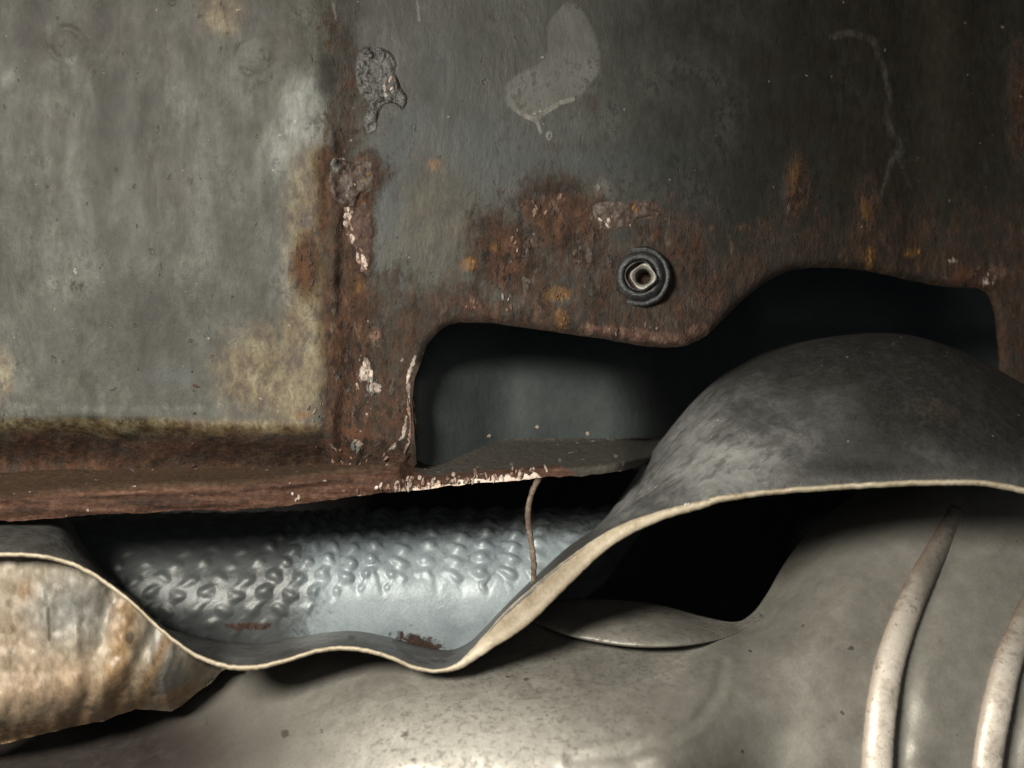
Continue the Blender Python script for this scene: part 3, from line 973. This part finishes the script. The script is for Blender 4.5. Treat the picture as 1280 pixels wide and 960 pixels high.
# ================================================================== wavy heat shield
U_ = [(-50, 690), (0, 690), (60, 694), (110, 711), (160, 746), (200, 783), (240, 813), (280, 829), (320, 831), (360, 822), (400, 810), (440, 808), (480, 816), (520, 832), (550, 836), (575, 826), (600, 800), (640, 757), (700, 706), (760, 664), (820, 640), (870, 628), (900, 620), (960, 612), (1050, 605), (1150, 600), (1220, 600), (1260, 605), (1330, 622)]
L_ = [(-50, 697), (0, 697), (60, 701), (110, 719), (160, 754), (200, 791), (240, 821), (280, 837), (320, 839), (360, 829), (400, 817), (440, 815), (480, 823), (520, 839), (550, 842), (580, 836), (620, 812), (665, 785), (712, 738), (765, 687), (825, 654), (872, 640), (902, 630), (960, 621), (1050, 614), (1150, 609), (1220, 609), (1260, 615), (1330, 632)]
B_ = [(-50, 632), (10, 632), (75, 640), (112, 690), (150, 740), (192, 778), (242, 793), (285, 800), (325, 803), (365, 797), (405, 790), (445, 788), (485, 795), (525, 806), (560, 812), (585, 803), (605, 785), (643, 745), (702, 690), (752, 652), (792, 598), (832, 543), (880, 488), (935, 449), (1020, 424), (1120, 417), (1200, 438), (1262, 470), (1345, 520)]
NS = 760
U, L, B = spline(U_, NS), spline(L_, NS), spline(B_, NS)
shield = thing('heat_shield', 'thin wavy metal heat shield with pale cream edge and a dark grey hump', 'heat shield', tuple(P(550, 836, 0.0)))
YE = -0.030
NT = 110
rows, wear_shade = [], []
for t in np.linspace(0, 1.35, NT):
    tt = min(t, 1)
    e = math.sin(tt * math.pi / 2)
    xy = U * (1 - e) + B * e + np.array([0, 2.0]) * (1 - e)
    y = YE + .002 + 0.105 * tt ** 1.25
    if t > 1:
        y += (t - 1) * .2
        xy = xy + np.array([0, (t - 1) * 220])
    hump = ss(700, 860, xy[:, 0])
    dd = (fbm(xy[:, 0], xy[:, 1], 70, 3) - .5) * .006 * min(1, t * 4) + (fbm(xy[:, 0], xy[:, 1], 16, 3) - .5) * .0012 * min(1, t * 4)
    # pressed ripples on the steep flank
    rip = np.exp(-((xy[:, 0] - 800) / 70) ** 2) * np.sin((xy[:, 0] * .75 + xy[:, 1] * .55) / 2.8 + 7 * fbm(xy[:, 0], xy[:, 1], 26, 2)) * .0013 * (.1 + 1.5 * fbm(xy[:, 0] + 40, xy[:, 1], 18, 2)) * math.sin(min(t, 1) * math.pi)
    off = rip / .0013 * 2.0
    xy = xy + np.stack([-.8 * off, -.6 * off], -1)
    rows.append(P(xy[:, 0], xy[:, 1], y + dd))
    x_, y_ = xy[:, 0], xy[:, 1]
    lt = union(ell(x_, y_, 905, 585, 75, 40, -12), ell(x_, y_, 860, 545, 60, 30, -40) * .8, ell(x_, y_, 1165, 560, 45, 14, 25) * .85, ell(x_, y_, 950, 470, 50, 25, -30) * .5,  # lt paints sheen, mostly on the hump's left slope
               ell(x_, y_, 780, 630, 50, 25, -50) * .75, ell(x_, y_, 390, 800, 30, 8, -8) * .9, ell(x_, y_, 400, 793, 40, 4, -12) * .8, ell(x_, y_, 100, 690, 40, 20, 40) * .5, ell(x_, y_, 310, 790, 50, 12) * .55)
    dk = union(ell(x_, y_, 1210, 500, 150, 90) * 1.0, ell(x_, y_, 1090, 585, 150, 26) * .62, ell(x_, y_, 1040, 425, 200, 60) * 1.05, ell(x_, y_, 930, 455, 60, 30, -40) * .7, .40 * ss(930, 1050, x_), .72 * (ss(180, 225, x_) * (1 - ss(250, 330, x_))), ell(x_, y_, 560, 820, 40, 20) * .55)  # dk paints shade over the hump's top and right side
    br = union(ell(x_, y_, 1180, 520, 120, 70) * .45, ell(x_, y_, 1000, 520, 80, 40) * .4)
    rs = union(ell(x_, y_, 305, 781, 36, 5, 3), ell(x_, y_, 528, 812, 40, 15, 10) * .95, ell(x_, y_, 515, 797, 20, 5, 20), ell(x_, y_, 440, 797, 5, 3))
    wear_shade.append(np.stack([lt, dk, br, rs], -1))
sh = grid('shield_skin', np.array(rows), M_shield, shield, {'wear_shade_a': np.array(wear_shade)})
so = sh.modifiers.new('thickness', 'SOLIDIFY')
so.thickness = .001
so.offset = -1

# edge hem
mid = (U + L) / 2
L = U + (L - U) * .82
wid = np.linalg.norm(L - U, axis=1)
nz = (fbm(mid[:, 0] * 3, mid[:, 1] * 3, 20, 3) - .5)
hemrows = []
for (f, dy) in [(0.0, .0035), (-0.02, .0008), (.12, -.0006), (.35, -.0012), (.65, -.0010), (.9, -.0003), (1.02, .001), (1.0, .0035)]:
    xy = U + (L - U) * (f + (nz * .35 * np.clip(8 / wid, 0, 1))[:, None] * (1 if 0 < f < 1 else .6))
    # the twisted part faces the viewer and leans back towards its top
    lean = np.clip((wid - 9) / 30, 0, 1) * .010 * (f - .5)
    hemrows.append(P(xy[:, 0], xy[:, 1], YE + dy - lean))
hw = np.zeros((len(hemrows), NS, 4))
hw[..., 0] = np.clip((wid - 14) / 14, 0, 1)[None] * np.array([0, 0, .7, 1, 1, 1, .8, .5])[:, None]
hem = grid('edge_hem', np.array(hemrows), M_hem, shield, {'wear_shade_a': hw}, flip=True)
hem['label'] = 'cream coloured cut edge, twisted wide in the middle'
# weld bead on the hem
o = chip('weld_spot', M_flake_w, hem, lambda x, y: np.full(np.shape(x), YE), 860, 634, 7, 7, 0, .002)

# ================================================================== embossed pipe cover
emb = None
NX, NA = 560, 230
px = np.linspace(40, 770, NX)
th = np.linspace(math.radians(104), math.radians(-100), NA)
rows, wear_shade = [], []
for a in th:
    v = a * 122                                     # arc length in pixels
    cy = 762 + (px - 450) * -.012
    py0 = 762 - 122 * math.sin(a)
    x = 40 + (px - 40) * ((772 - .85 * max(0, py0 - 640)) - 40) / 730
    wu = x + 9 * (fbm(x, v + 300, 60, 3) - .5)
    wv = v + 9 * (fbm(x + 90, v + 300, 60, 3) - .5)
    slant = 1.0 - .8 * ss(340, 480, x)
    row = wv / 21.0
    c1 = np.cos(2 * math.pi * (wu / 35 - slant * wv / 52 + .09 * np.sin(2 * math.pi * row)))
    c2 = np.cos(2 * math.pi * row + 1.2 * np.sin(2 * math.pi * wu / 70))
    hgt = np.clip(c1, -.5, 1) * (.62 + .38 * c2) + .18 * c2 + .38 * (fbm(x, v + 700, 24, 3) - .5)
    low_end = -38 + 62 * ss(300, 470, x)
    fade = ss(low_end, low_end + 22, v + 11 * np.cos(2 * math.pi * wu / 32) + 16 * (fbm(x, x * 0, 24, 2) - .5)) * (1 - .5 * ss(640, 700, x))
    fade = fade * (.42 + .58 * ss(230, 480, x)) * (.5 + .8 * fbm(x + 50, v + 40, 80, 2))
    h = hgt * fade * .0016 * (.45 + 1.1 * fbm(x + 400, v + 90, 46, 3))
    y = 0.110 - (0.058 + h) * math.cos(a) + (fbm(x, v + 200, 90, 3) - .5) * .004
    py = cy - (122 + h / K) * math.sin(a) + 6 * ss(650, 760, x) * (fbm(x, v + 200, 18, 3) - .5)
    rows.append(P(x, py, y))
    dk = union(1.35 * (1 - ss(220, 500, x)), ell(x, py, 290, 775, 110, 40) * .7, .62 * ss(715, 650, py), (1 - hgt) * fade * .30, ell(x, py, 740, 650, 50, 60) * .6)  # dk paints shade at the left, along the top and in the hollows
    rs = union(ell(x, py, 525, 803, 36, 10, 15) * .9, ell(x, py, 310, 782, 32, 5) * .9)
    wear_shade.append(np.stack([dk * 0, dk, dk * 0, rs], -1))
emb = grid('embossed_pipe_cover', np.array(rows), M_emb, None, {'wear_shade_a': np.array(wear_shade)})
emb['label'] = 'silver embossed metal pipe cover lying behind the wavy edge under the rusted lip'
emb['category'] = 'pipe cover'
so = emb.modifiers.new('thickness', 'SOLIDIFY')
so.thickness = .001
so.offset = 0

# ================================================================== stained foil wrapped pipe, left
def Y_wrap(x, y):
    b = [(-70, 945), (0, 930), (60, 916), (130, 901), (170, 886), (214, 889), (240, 871), (276, 840), (276, 800)]
    d = seg_dist(x, y, b)
    r = 0.026 * np.clip(1 - d / 60, 0, 1) ** 2
    r = r + 0.026 * ss(60, 300, x) ** 1.6
    n = (fbm(x, y * .6, 46, 3) - .5) * .006 + (fbm(x, y * .7, 14, 2) - .5) * .0022
    fold = .004 * np.exp(-((x - 130 - (y - 780) * -.25) / 12) ** 2) + .004 * np.exp(-((x - 185 + (y - 800) * .5) / 12) ** 2)
    return -0.018 + r - n + fold * .6


def wrap_wear(x, y):
    tan = union(ell(x, y, 60, 885, 140, 60), ell(x, y, 20, 790, 60, 80) * .6)
    org = union(stroke(x, y, [(158, 760), (150, 830), (145, 885)], 20) * .8, stroke(x, y, [(208, 800), (190, 840), (172, 880)], 10) * .8, ell(x, y, 110, 870, 90, 40) * .5,
                ell(x, y, 225, 868, 26, 10, -25), ell(x, y, 50, 915, 120, 18, -10) * .9, ell(x, y, 30, 740, 20, 20) * .6)
    gry = union(ell(x, y, 205, 810, 34, 60, -20) * .7, ell(x, y, 215, 850, 20, 26, 30) * .9, ell(x, y, 90, 760, 100, 60) * .72)
    dk = union(ell(x, y, 162, 797, 6, 9) * .9, ell(x, y, 110, 885, 30, 8) * .6, stroke(x, y, [(60, 760), (62, 800)], 5) * .6, ell(x, y, 0, 905, 12, 8) * .7)
    return np.stack([tan, org, gry, dk], -1)


wrap = sheet('foil_wrapped_pipe', [(-70, 694), (0, 693), (60, 698), (110, 716), (160, 751), (200, 789), (240, 820), (285, 834), (276, 841), (258, 858), (240, 871), (228, 882), (214, 889), (192, 888), (170, 886), (150, 893), (130, 901), (95, 908), (60, 916), (30, 924), (0, 931), (-70, 946)],
             Y_wrap, M_wrap, None, 2.6, .008, {'wear_shade_a': wrap_wear}, 1.5)
wrap['label'] = 'crumpled tan foil wrapped pipe with orange rust stains under the left hump of the shield'
wrap['category'] = 'pipe'

# ================================================================== muffler
muf = thing('muffler', 'dusty grey steel muffler along the bottom with pale raised ribs at its right end', 'muffler', tuple(P(640, 1010, 0.0)))
CAV = [tuple(p) for p in spline([(640, 772), (700, 772), (760, 778), (830, 790), (885, 793), (915, 783), (940, 768), (958, 745), (975, 715), (995, 685), (1025, 652), (1065, 622), (1100, 590)], 70)]


def Y_muf(x, y):
    v = np.clip((y - 745) / 250, -.4, 1.3)
    yl = 0.055 - 0.125 * np.sin(np.clip(v, 0, 1) * math.pi / 2) + 0.05 * np.clip(-v, 0, 1)
    v2 = np.clip((y - 590) / 400, 0, 1.2)
    yr = 0.055 - 0.085 * np.sin(np.clip(v2, 0, 1) * math.pi / 2) + .012 * ss(1000, 1350, x)
    d = seg_dist(x, y, CAV[30:])
    yr = yr + 0.05 * np.clip(1 - d / 95, 0, 1) ** 2
    w = ss(840, 1010, x + (y - 850) * .25)
    o = yl * (1 - w) + yr * w
    # left end falls away under the foil pipe
    o = o + .060 * ss(560, 190, x) * ss(1090, 880, y) + .045 * ss(430, 60, x)
    # pressed ring
    arc = [(905, 830), (896, 868), (868, 905), (825, 930), (775, 944), (715, 950)]
    da = seg_dist(x, y, arc)
    o = o + .0014 * np.exp(-(da / 7) ** 2) - .0006 * np.exp(-((da - 13) / 6) ** 2)
    o = o + .0015 * np.exp(-(seg_dist(x, y, [(620, 890), (690, 930), (740, 905)]) / 14) ** 2) * 0
    # channel beside each rib
    for rp in RIBS:
        dr = seg_dist(x - 28, y, rp)
        o = o + .0030 * np.exp(-(dr / 17) ** 2) * ss(640, 740, y)
    return o + (fbm(x, y, 80, 3) - .5) * .003


RIB1 = spline([(1196, 640), (1178, 676), (1152, 724), (1130, 775), (1112, 830), (1102, 885), (1097, 940), (1094, 1030)], 40)
RIB2 = spline([(1325, 690), (1300, 738), (1277, 785), (1258, 835), (1245, 890), (1235, 945), (1228, 1030)], 40)
RIBS = [RIB1, RIB2]


def muf_wear_shade(x, y):
    lt = union(ell(x, y, 590, 955, 150, 75), ell(x, y, 490, 915, 80, 50) * .6, ell(x, y, 300, 930, 50, 60) * .35, ell(x, y, 840, 830, 60, 25, -30) * .4)  # lt paints a highlight where the shell bulges at bottom centre
    dk = union(stroke(x, y, [(735, 900), (720, 930), (690, 960)], 9) * .42, stroke(x, y, [(482, 925), (495, 945), (530, 950)], 10) * .42, ell(x, y, 505, 918, 8, 7) * .7, ell(x, y, 356, 917, 5, 6), ell(x, y, 255, 900, 20, 28) * .4)
    br = union(1.05 - 1.1 * ss(60, 400, x), ell(x, y, 150, 940, 170, 70) * 1.0)  # br paints the shade over the shell's left end
    spk = union(ell(x, y, 620, 930, 220, 75), ell(x, y, 700, 830, 170, 60) * .95)
    return np.stack([lt, dk, np.clip(br, 0, 1), spk], -1)


mb = sheet('muffler_shell', CAV + [(1130, 570), (1400, 570), (1400, 1040), (-70, 1040), (-70, 800), (170, 800), (230, 818), (280, 833), (320, 834), (400, 812), (440, 811), (480, 818), (520, 834), (555, 836), (590, 815)], Y_muf, M_muf, muf, 4.5, .0015, {'wear_shade_a': muf_wear_shade})
for i, rp in enumerate(RIBS):
    xs, ys = rp[:, 0], rp[:, 1]
    pts = P(xs, ys, Y_muf(xs, ys) + .0030 * ss(730, 650, ys) - .0004)
    o = tube('rib', [tuple(p) for p in pts], [.0045, .0054, .0060, .0064, .0066, .0066, .0066], M_rib, muf, 18, 120, .66, .05)
    tt_, aa_ = np.meshgrid(np.linspace(0, 1, 122), np.linspace(0, 2 * math.pi, 18, endpoint=False), indexing='ij')
    wv_ = np.stack([np.clip(1.15 - tt_ * 1.6, 0, 1), .55 * np.clip(-np.cos(aa_) if o.data.vertices[18].co.x > o.data.vertices[27].co.x else np.cos(aa_), 0, 1), tt_ * 0, tt_ * 0], -1)  # first channel: painted shadow towards the rib's top
    ca_ = o.data.color_attributes.new('wear_shade_a', 'FLOAT_COLOR', 'POINT')
    ca_.data.foreach_set('color', wv_.astype(np.float32).ravel())
# crimped flange
Fu = spline([(650, 766), (690, 752), (730, 748), (780, 749), (830, 756), (880, 770), (920, 777), (950, 766)], 80)
Fl = spline([(652, 772), (685, 785), (720, 797), (770, 806), (815, 809), (865, 806), (910, 796), (955, 772)], 80)
rows = []
for t in np.linspace(0, 1.12, 26):
    tt = min(t, 1)
    xy = Fu * (1 - tt) + Fl * tt
    yb = Y_muf(xy[:, 0], xy[:, 1])
    end = np.clip(np.minimum((xy[:, 0] - 655) / 40, (930 - xy[:, 0]) / 60), 0, 1)
    y = yb * 0 + .052 - (.052 - (Y_muf(Fl[:, 0], Fl[:, 1]) - .013 * end)) * math.sin(tt * math.pi / 2)
    eb = ss(.62, .90, np.linspace(0, 1, 80))
    y = y * (1 - eb) + (yb - .0003) * eb
    if t > 1:
        y = y + (t - 1) * .06
        xy = xy + np.array([0, (t - 1) * 8])
    rows.append(P(xy[:, 0], xy[:, 1], y + (fbm(xy[:, 0], xy[:, 1], 20, 3) - .5) * .0012))
fw = np.zeros((26, 80, 4))
fw[..., 3] = .7
fl = grid('crimp_flange', np.array(rows), M_muf, muf, {'wear_shade_a': fw}, flip=True)
so = fl.modifiers.new('thickness', 'SOLIDIFY')
so.thickness = .0012
so.offset = -1

# ================================================================== hanging wire
wp = [(682, 590, .012), (671, 603, .006), (663, 622, .004), (660, 645, .004), (663, 672, .005), (667, 700, .007), (667, 735, .010)]
wire = tube('rusty_wire', [tuple(P(*p)) for p in wp], [.0010, .0013, .0012, .0014, .0012, .0013, .0012], M_wire, None, 10, 70, .6, .3)
wire['label'] = 'thin rusty wire hanging from the lip in front of the silver pipe cover'
wire['category'] = 'wire'

# ================================================================== dark backing sheet added behind everything to blacken the gaps
xs = np.linspace(-.8, .8, 60)
zs = np.linspace(-.7, .6, 50)
Xg, Zg = np.meshgrid(xs, zs)
Yg = .42 + .012 * np.sin(Xg * 40) ** 8 + 0 * Zg
fp = grid('cavity_backing', np.stack([Xg, Yg, Zg], -1), M_dark)
fp['kind'] = 'structure'
fp['label'] = 'dark backing sheet added deep behind the panels to stand for shade'
